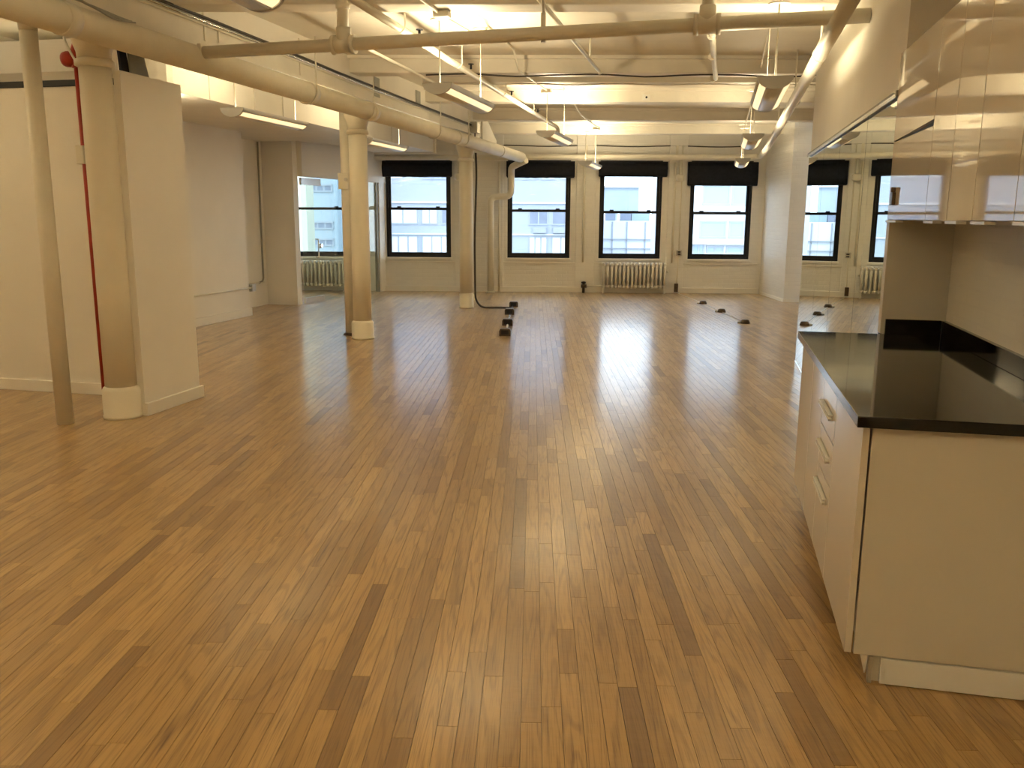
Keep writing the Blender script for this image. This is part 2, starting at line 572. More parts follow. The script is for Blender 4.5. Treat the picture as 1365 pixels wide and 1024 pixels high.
# triangular end plate of the girder
mb = MB()
P = [S(gline(14.5) + d, b, z) for d in (0.0, .03) for b, z in ((14.55, 3.24), (14.75, 3.20), (15.5, 2.86), (15.45, 2.70), (14.55, 2.70))]
mb.add(P, [(0, 1, 2, 3, 4), (9, 8, 7, 6, 5)] + [(i, (i + 1) % 5, 5 + (i + 1) % 5, 5 + i) for i in range(5)])
ce.part('end_plate', mb, MT['beam'], gird)
# ---- window wall
WIN = [(-5.42, -3.72), (-3.03, -1.70), (-0.535, 0.745), (1.34, 2.60), (3.17, 4.42)]
Z_SILL, Z_HEAD = 0.70, 2.66
wb = MB()
xs = [-12.0]
for a, b in WIN: xs += [a, b]
xs += [9.0]
for i in range(0, len(xs), 2):
    wb.box(xs[i], xs[i + 1], YW, YW + .42, -.2, 3.5)
for a, b in WIN:
    wb.box(a, b, YW, YW + .42, -.2, Z_SILL)
    wb.box(a, b, YW, YW + .42, Z_HEAD, 3.5)
# shallow piers between the windows
wallb = struct('wall_back', wb, MT['brick'], False)
for x0, x1 in ((-1.62, -0.62), (0.86, 1.25), (2.72, 3.08)):
    wallb.part('pier', MB().box(x0, x1, YW - .05, YW + .01, 0.0, 3.2, .01), MT['brick'])
for x0, x1 in ((-3.2, -1.6), (-0.62, 0.86), (1.25, 2.72), (3.08, 4.6)):
    wallb.part('ledge', MB().box(x0, x1, YW - .03, YW + .01, .585, .62, .006), MT['wall'])
struct('baseboard_back', MB().box(-3.3, 4.62, YW - .06, YW, 0, .11, .006), MT['wall'], False)

def make_window(n, x0, x1, mid, shift):
    t = Thing('window_%d' % n, ((x0 + x1) / 2, YW, Z_SILL), False, kind='structure')
    y0, y1 = YW + .03, YW + .15
    fw = .045
    m = MB()
    m.box(x0, x0 + fw, y0, y1, Z_SILL, Z_HEAD).box(x1 - fw, x1, y0, y1, Z_SILL, Z_HEAD)
    m.box(x0 + fw, x1 - fw, y0, y1, Z_HEAD - fw, Z_HEAD).box(x0 + fw, x1 - fw, y0, y1, Z_SILL, Z_SILL + .04)
    t.part('frame', m, MT['frame'])
    t.part('sill', MB().box(x0 - .02, x1 + .02, YW - .05, YW + .03, Z_SILL - .045, Z_SILL, .006), MT['wall'])
    for nm, za, zb, dy in (('lower_sash', Z_SILL + .04, mid + .02, .03), ('upper_sash', mid - .02, Z_HEAD - fw, .075)):
        a0, a1, b0, b1 = x0 + fw, x1 - fw, y0 + dy - .02, y0 + dy + .02
        sw = .052
        m = MB()
        m.box(a0, a0 + sw, b0, b1, za, zb).box(a1 - sw, a1, b0, b1, za, zb)
        m.box(a0 + sw, a1 - sw, b0, b1, zb - .05, zb).box(a0 + sw, a1 - sw, b0, b1, za, za + (.06 if nm == 'lower_sash' else .042))
        sa = t.part(nm, m, MT['frame'])
        if nm == 'lower_sash':
            for fx in (.2, .8):
                xx = x0 + (x1 - x0) * fx
                t.part('latch', MB().box(xx - .04, xx + .04, b0 - .015, b1, zb, zb + .025, .004), MT['frame'], sa)
        t.part('pane', MB().box(a0 + sw, a1 - sw, (b0 + b1) / 2 - .003, (b0 + b1) / 2 + .003, za + .04, zb - .04), MT['pane'], sa)
    return t
mids = [1.68, 1.687, 1.66, 1.641, 1.63]
for i, (a, b) in enumerate(WIN):
    make_window(i, a, b, mids[i], 0)
    pl = bpy.data.lights.new('daylight_portal', 'AREA')
    pl.shape = 'RECTANGLE'; pl.size = b - a; pl.size_y = Z_HEAD - Z_SILL
    pl.cycles.is_portal = True
    po = bpy.data.objects.new('daylight_portal', pl); COL.objects.link(po)
    po.location = ((a + b) / 2, YW + .2, (Z_SILL + Z_HEAD) / 2)
    po.rotation_euler = (-PI / 2, 0, 0)

# blinds rolled at the window heads
def blind(x0, x1, zb, label, seed, sag=.02):
    r = random.Random(seed)
    t = Thing('roller_blind', ((x0 + x1) / 2, YW - .08, zb), False, label, 'blind', 'dark blinds rolled up over the windows')
    t.part('head_roll', MB().tube([(x0, YW - .075, 2.60), (x1, YW - .075, 2.60)], .035, 12), MT['blind'])
    n = 22
    top, bot, P, Fc = 2.625, zb, [], []
    for i in range(n + 1):
        x = x0 + (x1 - x0) * i / n
        s = -sag * (1 - (2 * i / n - 1) ** 2) + r.uniform(-.006, .006)
        for j, f in enumerate((0, .35, .7, 1.0)):
            y = YW - .09 - .03 * math.sin(f * PI) - r.uniform(0, .008)
            P.append((x, y, top + (bot + s - top) * f))
    k = len(P)
    P += [(p[0], p[1] + .03, p[2]) for p in P]
    for i in range(n):
        for j in range(3):
            a = i * 4 + j
            Fc += [(a, a + 1, a + 5, a + 4), (k + a + 4, k + a + 5, k + a + 1, k + a)]
    for i in range(n):
        a, b2 = i * 4 + 3, i * 4 + 7
        Fc.append((a, k + a, k + b2, b2))
        a, b2 = i * 4, i * 4 + 4
        Fc.append((b2, k + b2, k + a, a))
    for i in (0, n):
        for j in range(3):
            a = i * 4 + j
            Fc.append((a, a + 1, k + a + 1, k + a))
    m = MB().add(P, Fc, True)
    t.part('cloth', m, MT['blind'])
    t.part('hem_bar', MB().tube([(x0 + .01, YW - .09, zb - sag * .3), (x1 - .01, YW - .09, zb - sag * .3)], .012, 8), MT['frame'])
blind(-3.08, -1.66, 2.33, 'short dark blind over the double-hung window nearest the glass office', 1)
blind(-0.56, 0.82, 2.325, 'short dark blind half hidden by the end of the thick white pipe', 2)
blind(1.30, 2.68, 2.345, 'short dark blind over the window above the radiator', 3, .004)
blind(3.09, 4.49, 2.18, 'long dark blind hanging lowest, beside the painted brick pilaster', 4, .012)

# ---- pilaster on the right and the walls round the room
struct('wall_pilaster', MB().box(4.67, 7.0, 16.22, YW + .02, 0, Z_DECK + .05), MT['brick'], False)
struct('baseboard_pilaster', MB().box(4.655, 4.67, 16.22, YW - .05, 0, .05).box(4.655, 7, 16.205, 16.22, 0, .05), MT['wall'], False)
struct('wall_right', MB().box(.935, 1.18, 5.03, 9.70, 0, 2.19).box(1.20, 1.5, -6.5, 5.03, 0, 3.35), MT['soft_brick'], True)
struct('wall_far_right', MB().box(1.0, 5.5, 9.55, 9.70, 0, Z_DECK).box(2.6, 2.75, 9.7, 16.6, 0, Z_DECK), MT['wall'], True)
# bulkhead over the mirrors
bk = MB().box(.905, 1.5, 5.035, 9.70, 2.19, Z_DECK + .03)
struct('wall_bulkhead', bk, MT['wall'], True)
# left side
lw = MB().box(-7.9, -7.0, 7.32, 12.1, 0, Z_DECK)
lw.box(-8.4, -7.6, 12.1, 13.75, 0, Z_DECK)
struct('wall_left', lw, MT['wall'], True)
ow = MB().box(-8.4, -7.03, 13.75, 13.92, 0, Z_DECK)
struct('wall_office', ow, MT['wall'], True)
struct('wall_office_left', MB().box(-11.3, -11.1, 13.8, 21.2, 0, Z_DECK).box(-11.3, -8.3, 13.75, 13.92, 0, Z_DECK), MT['wall'], True)
struct('baseboard_left', MB().box(-7.0, -6.975, 7.32, 12.125, 0, .12, .005).box(-7.6, -6.975, 12.1, 12.125, 0, .12, .005), MT['wall'], True)
# closet partition beside the first column
struct('wall_closet', MB().box(-11.5, -4.40, 6.32, 6.44, 0, 2.55).box(-4.42, -4.24, 5.87, 6.44, 0, 2.55).box(-4.296, -4.24, 5.705, 5.87, 0, 2.55), MT['wall'], True)
struct('baseboard_closet', MB().box(-11.5, -4.42, 6.295, 6.32, 0, .10, .005).box(-4.240, -4.215, 5.70, 6.465, 0, .10, .005), MT['wall'], True)
struct('trim_1', MB().box(-11.5, -4.46, 6.31, 6.37, 2.55, 2.60, .004), MT['black'], True)
struct('wall_near_left', MB().box(-12.2, -11.5, -6.5, 14.0, 0, Z_DECK), MT['wall'], True)
struct('wall_front', MB().box(-12.5, 6, -7.2, -6.5, 0, Z_DECK), MT['wall'], True)

# ------------------------------------------------------------------ columns
def column(b, a, r, rb, hb, z_top, label):
    t = Thing('column', (a, b, 0), True, label, 'column', 'round columns in a row under the girder', 'thing')
    t.part('base', MB().lathe(a, b, [(rb + .004, 0), (rb + .004, .02), (rb, .025), (rb, hb), (rb - .012, hb + .02), (r, hb + .03)], 48), MT['column'])
    t.part('shaft', MB().lathe(a, b, [(r * 1.0, hb + .02), (r * 1.0, 1.0), (r * .985, 2.0), (r * .97, z_top - .06)], 48), MT['column'])
    t.part('necking', MB().lathe(a, b, [(r * .97, z_top - .08), (r + .02, z_top - .07), (r + .02, z_top - .035), (r, z_top - .02)], 48), MT['column'])
    m = MB().lathe(a, b, [(r, z_top - .03), (r * 1.02, z_top + .02), (r * 1.35, z_top + .13), (r * 1.5, 2.80)], 48)
    m.box(a - .17, a + .17, b - .25, b + .25, 2.79, 2.845, .006)
    t.part('capital', m, MT['column'])
    return t
column(5.645, -4.395, .114, .138, .215, 2.64, 'thick cream round column on a plain drum base beside the red pipe')
column(10.20, -4.33, .115, .140, .20, 2.58, 'cream round column with a vertical pipe close behind its left side')
column(14.18, -4.11, .113, .121, .235, 2.50, 'slimmest cream round column, with a dark cable running down it')

# ------------------------------------------------------------------ big pipes
def one(name, mb, mat, org, skew, label, cat, group=None):
    return Thing(name, org, skew, label, cat, group, None, mb, mat)

dp = Thing('drain_pipe', (-4.0, 10, 2.76), True, 'thick cream horizontal pipe hung along the girder, its capped end at the second window', 'pipe')
A0, A1 = Vector((-4.155, 2.0, 2.762)), Vector((-3.80, 17.0, 2.672))
m = MB().tube([A0, A1 - (A1 - A0).normalized() * .02, A1, A1 + (A1 - A0).normalized() * .05], [.10, .10, .095, .03], 28)
dp.part('main_run', m, MT['pipe'])
def on_dp(b):
    f = (b - A0.y) / (A1.y - A0.y)
    return A0 + (A1 - A0) * f
for b in (5.0, 8.25, 9.75, 12.9, 15.4):
    p = on_dp(b); d = (A1 - A0).normalized()
    dp.part('coupling', MB().tube([p - d * .05, p + d * .05], .106, 28), MT['pipe'])
for b in (8.2, 9.6, 11.9, 13.2):
    p = on_dp(b)
    dp.part('hanger_rod', MB().tube([(p.x + .11, b, 3.24), (p.x + .11, b, p.z)], .008, 8).tube([(p.x + .11 * math.cos(k * PI / 10), b, p.z - .11 * math.sin(k * PI / 10)) for k in range(11)], .008, 6), MT['pipe'])
# drop to the floor by the second window
wl = lambda x, y, z: Vector((*AB(x, y), z))
e = A1
m = MB().tube([wl(-.16, 17.37, 2.62), wl(-.45, 17.62, 2.50), wl(-.455, 17.77, 2.40), wl(-.455, 17.77, 1.93), wl(-.87, 17.77, 1.93), wl(-.87, 17.77, 0.02)], .066, 20, bend=.14)
dp.part('drop_run', m, MT['pipe'])
dp.part('floor_collar', MB().tube([wl(-.87, 17.77, 0), wl(-.87, 17.77, .03)], .09, 20), MT['pipe'])

# cross pipe near the camera
BC = 6.36
cp = Thing('cross_pipe', (-1.4, BC, 2.80), True, 'cream horizontal pipe crossing overhead from the girder to the bulkhead', 'pipe')
zc = lambda a: 2.775 + (a + 3.9) / 4.8 * .058
cp.part('main_run', MB().tube([(-3.96, BC, zc(-3.96)), (.90, BC, zc(.9))], .047, 20), MT['pipe'])
for a in (-2.79, -.135):
    m = MB().tube([(a - .085, BC, zc(a)), (a + .085, BC, zc(a))], .062, 20)
    m.tube([(a - .09, BC, zc(a)), (a - .06, BC, zc(a))], .070, 20).tube([(a + .06, BC, zc(a)), (a + .09, BC, zc(a))], .070, 20)
    m.tube([(a, BC, zc(a)), (a, BC, zc(a) + .12)], [.058, .055], 20)
    te = cp.part('tee', m, MT['pipe'])
    cp.part('riser', MB().tube([(a, BC, zc(a) + .08), (a, BC, Z_DECK)], .041, 18).tube([(a, BC, zc(a) + .25), (a, BC, zc(a) + .29)], .052, 18), MT['pipe'])
cp.part('hanger', MB().tube([(-1.27, BC, Z_DECK), (-1.27, BC, zc(-1.27) + .12)], .012, 10).tube([(-1.27, BC, zc(-1.27) + .14), (-1.27, BC, zc(-1.27) - .06)], .018, 10), MT['pipe'])
cp.part('end_flange', MB().box(-3.99, -3.955, BC - .05, BC + .05, zc(-3.96) - .05, zc(-3.96) + .06, .004), MT['pipe'])

# pipe along the right bulkhead that turns into the pipe over the windows
hp = Thing('heating_pipe', (.7, 11, 2.75), True, 'cream pipe running along the right bulkhead and turning over the windows', 'pipe')
m = MB().tube([(.655, 4.4, 2.745), (.70, 8.0, 2.745), (.775, 15.9, 2.73), wl(4.43, 17.55, 2.72), wl(3.9, 17.62, 2.705), wl(-4.7, 17.62, 2.665)], .052, 20, bend=.16)
hp.part('main_run', m, MT['pipe'])
for b in (7.2, 9.9, 13.2):
    a = .655 + (b - 4.4) * .0125
    hp.part('hanger', MB().tube([(a, b, Z_DECK), (a, b, 2.79)], .008, 8).tube([(a, b - .02, 2.745), (a, b + .02, 2.745)], .058, 18), MT['pipe'])
def wpart(th, name, mbw, mat, parent=None):
    """part authored in world coordinates under a skewed thing"""
    m2 = MB()
    m2.v = [wl(p.x, p.y, p.z) for p in mbw.v]; m2.f = mbw.f; m2.sm = mbw.sm
    return th.part(name, m2, mat, parent)
for x in (-2.9, -.95, 1.05, 2.86):
    wpart(hp, 'bracket', MB().box(x - .03, x + .03, 17.60, 18.0, 2.715, 2.74).box(x - .025, x + .025, 17.92, 17.96, 2.66, 2.95), MT['pipe'])

# sprinkler main and branches
sp = Thing('sprinkler_pipe', (-2.6, 9, 3.0), True, 'slim cream sprinkler pipe slanting past the hanging lamps, with small hooks', 'pipe')
sp.part('main_run', MB().tube([(-2.50, 5.0, 3.0), (-2.58, 8.2, 3.0), (-2.66, 14.1, 2.99), (-2.60, 14.35, 2.96), (-2.62, 14.5, 2.80)], .030, 14, bend=.10), MT['pipe'])
for b in (6.9, 8.6, 10.6, 12.4):
    a = -2.50 - (b - 5) * .018
    sp.part('hook', MB().tube([(a + .035, b, Z_DECK), (a + .035, b, 3.0), (a, b, 2.965), (a - .035, b, 2.99)], .007, 8, bend=.03), MT['pipe'])
    sp.part('sprinkler_head', MB().tube([(a, b + .45, 3.03), (a, b + .45, 3.075)], .012, 8).tube([(a, b + .45, 3.075), (a, b + .45, 3.082)], .03, 12), MT['black'])
one('branch_pipe', MB().tube([(-3.20, 7.2, 3.04), (-3.25, 9.9, 3.04), (-3.25, 10.05, 2.98)], .016, 10, bend=.05).tube([(-3.20, 7.2, 3.04), (-3.20, 7.2, 3.27)], .016, 10), MT['pipe'], (-3.2, 8.5, 3.04), True,
    'thin cream pipe sloping between the girder and the first hanging lamp', 'pipe')
one('branch_pipe', MB().tube([(-1.32, 4.6, 3.05), (-1.30, 9.6, 3.05)], .018, 10).tube([(-1.30, 9.58, 3.05), (-1.30, 9.6, 3.05)], .03, 12).tube([(-1.315, 6.1, 3.05), (-1.315, 6.1, 3.26)], .01, 8).tube([(-1.305, 8.9, 3.05), (-1.305, 8.9, 3.26)], .01, 8), MT['pipe'], (-1.3, 7, 3.05), True,
    'thin cream pipe overhead in the middle of the ceiling, ending in a stub', 'pipe')
m = MB().tube([(-.135, 6.5, 3.05), (-.10, 10.3, 3.05)], .026, 12)
for b in (7.0, 7.9, 8.9, 10.25):
    m.tube([(-.13, b, 3.05), (-.13, b + .06, 3.05)], .036, 12)
m.tube([(-.135, 6.55, 3.05), (-.135, 6.55, 3.26)], .012, 8).tube([(-.115, 9.2, 3.05), (-.115, 9.2, 3.26)], .012, 8)
one('branch_pipe', m, MT['pipe'], (-.1, 8, 3.05), True, 'short cream pipe with couplings pointing away behind the overhead tee', 'pipe')

# thin pipe at far left and the pipe behind the second column
t = Thing('standpipe', (-4.66, 5.34, 0), True, 'thin cream vertical pipe standing free left of the thick column', 'pipe')
t.part('run', MB().tube([(-4.66, 5.34, 0), (-4.66, 5.34, 2.78)], .058, 22), MT['pipe'])
t.part('top_elbow', MB().tube([(-4.66, 5.34, 2.76), (-4.66, 5.34, 2.92), (-4.50, 5.34, 2.98), (-4.3, 5.34, 2.98)], .062, 18, bend=.1), MT['pipe'])
t = Thing('standpipe', (-4.60, 10.49, 0), True, 'cream vertical pipe with a small plate, close behind the second column', 'pipe')
t.part('run', MB().tube([(-4.60, 10.49, 0), (-4.60, 10.49, 2.9)], .088, 22), MT['pipe'])
t.part('plate', MB().box(-4.69, -4.555, 10.385, 10.41, 1.86, 2.06, .004), MT['pipe'])
t.part('plate_knob', MB().tube([(-4.58, 10.385, 1.98), (-4.58, 10.365, 1.98)], .022, 12), MT['steel'])
t.part('base_collar', MB().lathe(-4.60, 10.49, [(.12, 0), (.12, .012), (.09, .03)], 24), MT['bronze'])

# red pipe with valve fittings
t = Thing('fire_pipe', (-4.700, 5.84, 0), True, 'thin red fire pipe with red fittings beside the thick column', 'pipe')
t.part('run', MB().tube([(-4.700, 5.84, 0), (-4.700, 5.84, 2.66)], .0215, 14), MT['red'])
m = MB().tube([(-4.700, 5.84, 2.60), (-4.700, 5.84, 2.70)], .035, 14).tube([(-4.80, 5.84, 2.665), (-4.775, 5.84, 2.665), (-4.700, 5.84, 2.65)], [.052, .058, .046], 16)
m.tube([(-4.70, 5.84, 2.67), (-4.685, 5.86, 2.76), (-4.66, 5.90, 2.86)], [.052, .048, .042], 14)
t.part('fitting', m, MT['red'])
t.part('pipe_clamp', MB().box(-4.745, -4.68, 5.80, 5.865, 1.905, 2.04, .004), MT['pipe'])
t.part('bent_strap', MB().tube([(-4.68, 5.70, 2.84), (-4.675, 5.70, 2.77), (-4.62, 5.70, 2.66), (-4.55, 5.69, 2.57)], .009, 8, bend=.05), MT['white_plastic'])

# floor pipe stub for radiator etc. comes with the radiator
# conduits clamped on the girder face
t = Thing('conduit', (-4.05, 9, 3.02), True, 'shiny metal conduit and dark cable clipped along the girder face, ending at a box', 'conduit')
def gl_(b, z, off=.02): return (gline(b) + off, b, z)
t.part('steel_run', MB().tube([gl_(5.0, 3.055), gl_(7.5, 3.035), gl_(10, 2.985), gl_(13.9, 2.965)], .010, 8), MT['chrome'])
t.part('dark_cable', MB().tube([gl_(5.0, 3.085), gl_(6.4, 3.075), gl_(7.6, 3.062), gl_(9.0, 3.03), gl_(11.8, 3.0), gl_(13.9, 2.985)], .013, 8), MT['cable'])
t.part('painted_run', MB().tube([gl_(5.0, 3.028), gl_(7.5, 3.012), gl_(10, 2.962), gl_(13.9, 2.945)], .009, 8), MT['pipe'])
t.part('end_box', MB().box(gline(14) - .0, gline(14) + .12, 13.9, 14.08, 2.86, 3.03, .006), MT['steel'])
t.part('whip', MB().tube([gl_(13.99, 2.87, .06), gl_(13.99, 2.70, .06)], .010, 8), MT['cable'])
# coil of dark wires lying on the pipe, top left
p5 = on_dp(5.05)
m = MB()
for k in range(5):
    q = .018 * k
    m.tube([(p5.x + .03 + q, 4.75, 2.875), (p5.x + .075 + q * .6, 4.95, 2.862 + .006 * (k % 2)), (p5.x + .105, 5.15 + .05 * k, 2.845 - .01 * k), (p5.x + .09, 5.42 + .04 * k, 2.835)], .006, 6, bend=.06)
one('loose_wires', m, MT['grey_plate'], (p5.x, 5.1, 2.86), True, 'bundle of loose dark wires lying on the thick pipe near the red fittings', 'wires')

# long thin wires along the second beam
m = MB()
pts = []
for i in range(26):
    x = -1.2 + i * 5.0 / 25
    pts.append((x, 9.93 + .015 * math.sin(i * 1.7), 3.055 + .012 * math.sin(i * .9)))
m.tube(pts, .009, 6)
one('ceiling_cable', m, MT['cable'], (1, 9.93, 3.05), False, 'dark sagging cable run along the underside of the second ceiling beam', 'cable')
pts = [(-1.3 + i * 5.2 / 25, 10.55 + .01 * math.sin(i), 3.05 + .006 * math.sin(i * 1.3)) for i in range(26)]
one('ceiling_cable', MB().tube(pts, .008, 6).box(-1.3, 3.9, 10.45, 10.65, 3.06, 3.27), MT['beam'], (1, 10.5, 3.05), False, 'cream cable under the narrow batten just behind the dark sagging cable', 'cable')
pts = [(-1.0 + i * 5.4 / 25, 17.96, 2.935 + .010 * math.sin(i * .8)) for i in range(26)]
one('wall_cable', MB().tube(pts, .011, 6), MT['cable'], (1.7, 17.96, 2.93), False, 'dark cable strung high along the wall above the windows', 'cable')

# ------------------------------------------------------------------ hanging lamps
LL, LW, LH = 1.38, .245, .085
def lamp_proto(zb=2.50, ztops=(Z_BEAM, Z_DECK)):
    t = Thing('pendant_light', (0, 0, 0), True, 'x', 'lamp', 'long pendant lamps hung in rows from the ceiling')
    N = 18
    prof = []
    for k in range(N + 1):
        an = PI + PI * k / N
        prof.append((LW / 2 * math.cos(an), zb + LH + LH * math.sin(an)))
    def strip(i0, i1, y0, y1):
        mb = MB()
        sel = prof[i0:i1 + 1]
        P = [(p[0], y, p[1]) for y in (y0, y1) for p in sel]
        inn = [(p[0] * .95, y, zb + LH + (p[1] - zb - LH) * .93) for y in (y0, y1) for p in sel]
        n = len(sel)
        k = 2 * n
        fs = []
        for i in range(n - 1):
            fs += [(i, i + 1, n + i + 1, n + i), (k + n + i, k + n + i + 1, k + i + 1, k + i)]
        for i in (0, n - 1):
            fs.append((i, n + i, k + n + i, k + i))
        for e in (0, n):
            for i in range(n - 1):
                fs.append((e + i, e + i + 1, k + e + i + 1, k + e + i))
        return mb.add(P + inn, fs, True)
    hs = t.part('housing', strip(0, 3, 0, LL).add(*[(lambda m: (m.v, m.f))(strip(15, 18, 0, LL))][0]), MT['lamp_body'])
    for y0, y1 in ((-.012, .012), (LL - .012, LL + .012)):
        t.part('end_cap', MB().prism([(p[0] * 1.02, zb + LH + (p[1] - zb - LH) * 1.03) for p in prof], 'y', y0, y1), MT['lamp_body'])
    t.part('spine', strip(6, 12, .01, LL - .01), MT['lamp_spine'])
    t.part('diffuser', strip(3, 6, .02, LL - .02), MT['glow'])
    t.part('diffuser', strip(12, 15, .02, LL - .02), MT['glow'])
    # reflector pan inside, below the tube
    t.part('reflector', MB().box(-LW / 2 + .02, LW / 2 - .02, .02, LL - .02, zb + LH - .04, zb + LH - .035), MT['white_plastic'])
    for y, zt in ((.06, ztops[0]), (LL - .06, ztops[1])):
        st = t.part('stem', MB().tube([(0, y, zb + LH - .04), (0, y, zt)], .0065 if y < .5 else .0035, 8), MT['pipe'])
        t.part('canopy', MB().lathe(0, y, [(.075, zt - .012), (.075, zt - .003), (.06, zt + .002)], 20), MT['pipe'], st)
    ld = bpy.data.lights.new('lamp_uplight', 'AREA')
    ld.shape = 'RECTANGLE'; ld.size = LW * .7; ld.size_y = LL * .9
    ld.energy = LAMP_UP; ld.color = WARM
    lo = bpy.data.objects.new('lamp_uplight', ld); COL.objects.link(lo); lo.parent = t.o
    lo.location = (0, LL / 2, zb + LH - .02); lo.rotation_euler = (PI, 0, 0)
    return t.o
proto = lamp_proto()
LAMPS = [(-2.25, 6.95, 'large pendant lamp with one lit side hanging right of the girder, above the slim column'),
         (-2.13, 10.9, 'middle pendant lamp of the row that ends above the radiator window'),
         (-2.32, 15.5, 'small far pendant lamp in front of the blind above the radiator window'),
         (-2.2, 2.68, 'nearest pendant lamp at the top edge, only its lit end showing by the girder'),
         (.345, 6.60, 'largest pendant lamp beside the right bulkhead, seen end on with both lit sides'),
         (.36, 10.9, 'middle pendant lamp in the row along the right bulkhead'),
         (.36, 15.3, 'farthest pendant lamp in the row by the bulkhead, in front of the longest blind'),
         (-4.64, 7.88, 'pendant lamp left of the girder with its long lit strip above the recessed left wall'),
         (-4.66, 11.2, 'pendant lamp behind the second column beside the duct'),
         (-5.75, 6.95, 'pendant lamp under the duct behind the closet partition, only its lit end in view'),
         (-6.5, 4.0, 'pendant lamp near the far left, hidden in front of the closet partition'),
         (-2.2, -2.4, 'fill pendant lamp added unseen behind the viewer in the row nearest the girder'),  # unseen copy, extends the row to light the near end
         (.2, -1.6, 'fill pendant lamp added unseen behind the viewer in the row along the cabinets'),  # unseen, added and run brighter to light the cabinet end
         (-6.6, -1.5, 'fill pendant lamp added unseen behind the viewer at the far left'),  # unseen, added to brighten the left side
         (-8.9, 15.0, 'pendant lamp added to light the glass office, hidden above the door header'),  # added to brighten the office; no lamp is in view there
         (-8.8, 4.2, 'fill pendant lamp added unseen in front of the closet partition, farther left'),  # this and the two below: unseen, added to brighten the left
         (-4.7, .9, 'fill pendant lamp added out of view left of the girder'),
         (-8.8, .2, 'fill pendant lamp added out of view in the far left corner')]
for i, (a, b, lab) in enumerate(LAMPS):
    o = proto if i == 0 else lamp_proto(2.45, (2.62, 2.755)) if a == -5.75 else copy_tree(proto)
    dz = 0 if a == -5.75 else -.03 if a < -4 else -.075 if a > 0 else -.085 if b > 15 else 0
    o.location = S(a, b, dz)
    o['label'] = lab
    if a > 0 or a < -4:                                    # wall rows dimmed; unseen lamp of the cabinet row boosted as fill
        for ch in kids(o):
            if ch.type == 'LIGHT':
                ch.data = ch.data.copy(); ch.data.energy = LAMP_UP * (.85 if a < -5 else .46 if b > 0 else 1.9)

# conduit feeding the left lamp row
m = MB()
m.tube([(-2.16, 4.6, 3.06), (-2.15, 6.6, 3.06), (-2.17, 6.74, 3.065), (-2.14, 8.0, 3.10), (-2.15, 8.1, 3.24), (-2.15, 9.2, 3.24), (-2.14, 9.4, 3.06), (-2.13, 10.96, 3.065), (-2.12, 12.2, 3.24), (-2.11, 13.6, 3.06), (-2.10, 15.5, 3.06)], .011, 8, bend=.08)
for b in (6.74, 10.96, 15.56):
    m.box(-2.2, -2.08, b - .05, b + .05, 3.03, 3.075, .004)
one('ceiling_conduit', m, MT['pipe'], (-2.15, 10, 3.06), True, 'thin cream conduit linking the ceiling boxes of the left lamp row', 'conduit')
m = MB().tube([(.36, 4.6, 3.06), (.36, 6.56, 3.065), (.38, 8.0, 3.24), (.38, 9.3, 3.24), (.37, 10.96, 3.065), (.37, 13.6, 3.06), (.37, 15.4, 3.06)], .011, 8, bend=.08)
one('ceiling_conduit', m, MT['pipe'], (.37, 10, 3.06), True, 'thin cream conduit linking the lamps along the right bulkhead', 'conduit')

# ------------------------------------------------------------------ duct on the left
t = Thing('air_duct', (-6.2, 11, 2.76), True, 'wide white boxed air duct running overhead along the left wall', 'duct')
t.part('casing', MB().box(-6.985, -5.42, 8.05, 12.11, 2.755, 3.06).box(-7.58, -5.42, 12.11, 13.74, 2.755, 3.06).box(-6.90, -5.42, 13.74, 14.3, 2.755, 3.06).box(-6.64, -5.42, 14.3, 16.45, 2.755, 3.06), MT['duct'])
for b in (8.75, 9.7, 10.4, 12.4, 14.2):
    t.part('seam_strip', MB().box(-5.425, -5.408, b, b + .03, 2.76, 3.05), MT['duct'])
t.part('end_flange', MB().box(-6.64, -5.38, 16.43, 16.50, 2.73, 3.08, .004), MT['duct'])
m = MB()
P = [(-5.38, 8.05, 2.74), (-5.38, 8.05, 3.06), (-6.98, 8.05, 3.06), (-6.98, 8.05, 2.74), (-5.7, 7.45, 2.82), (-5.7, 7.45, 3.02), (-6.98, 7.45, 3.02), (-6.98, 7.45, 2.82)]
m.add(P, [(0, 1, 2, 3), (7, 6, 5, 4), (0, 4, 5, 1), (1, 5, 6, 2), (2, 6, 7, 3), (3, 7, 4, 0)])
t.part('reducer', m, MT['duct'])
t = Thing('air_duct', (-7, 6.9, 2.7), True, 'white cross duct with a chamfered edge above the closet partition', 'duct')
m = MB().prism([(6.62, 2.72), (6.62, 2.98), (7.25, 2.98), (7.25, 2.66), (6.85, 2.60)], 'x', -10.5, -4.95)
t.part('casing', m, MT['duct'])
t.part('end_cap', MB().prism([(6.60, 2.71), (6.60, 2.99), (7.27, 2.99), (7.27, 2.65), (6.85, 2.585)], 'x', -4.95, -4.92), MT['duct'])
# offcut plates above the stub wall
t = one('sheet_metal_offcut', MB().prism([(5.98, 2.55), (6.20, 2.55), (6.12, 2.80), (5.96, 2.80)], 'x', -4.36, -4.345), MT['grey_plate'], (-4.35, 6.1, 2.55), True,
        'slanted grey metal plate standing on top of the stub wall behind the thick column', 'plate')
t = one('black_bracket', MB().prism([(5.90, 2.55), (6.0, 2.55), (5.95, 2.78), (5.88, 2.78)], 'x', -4.385, -4.365), MT['black'], (-4.37, 5.95, 2.55), True,
        'ragged black bracket just left of the slanted grey plate', 'bracket')

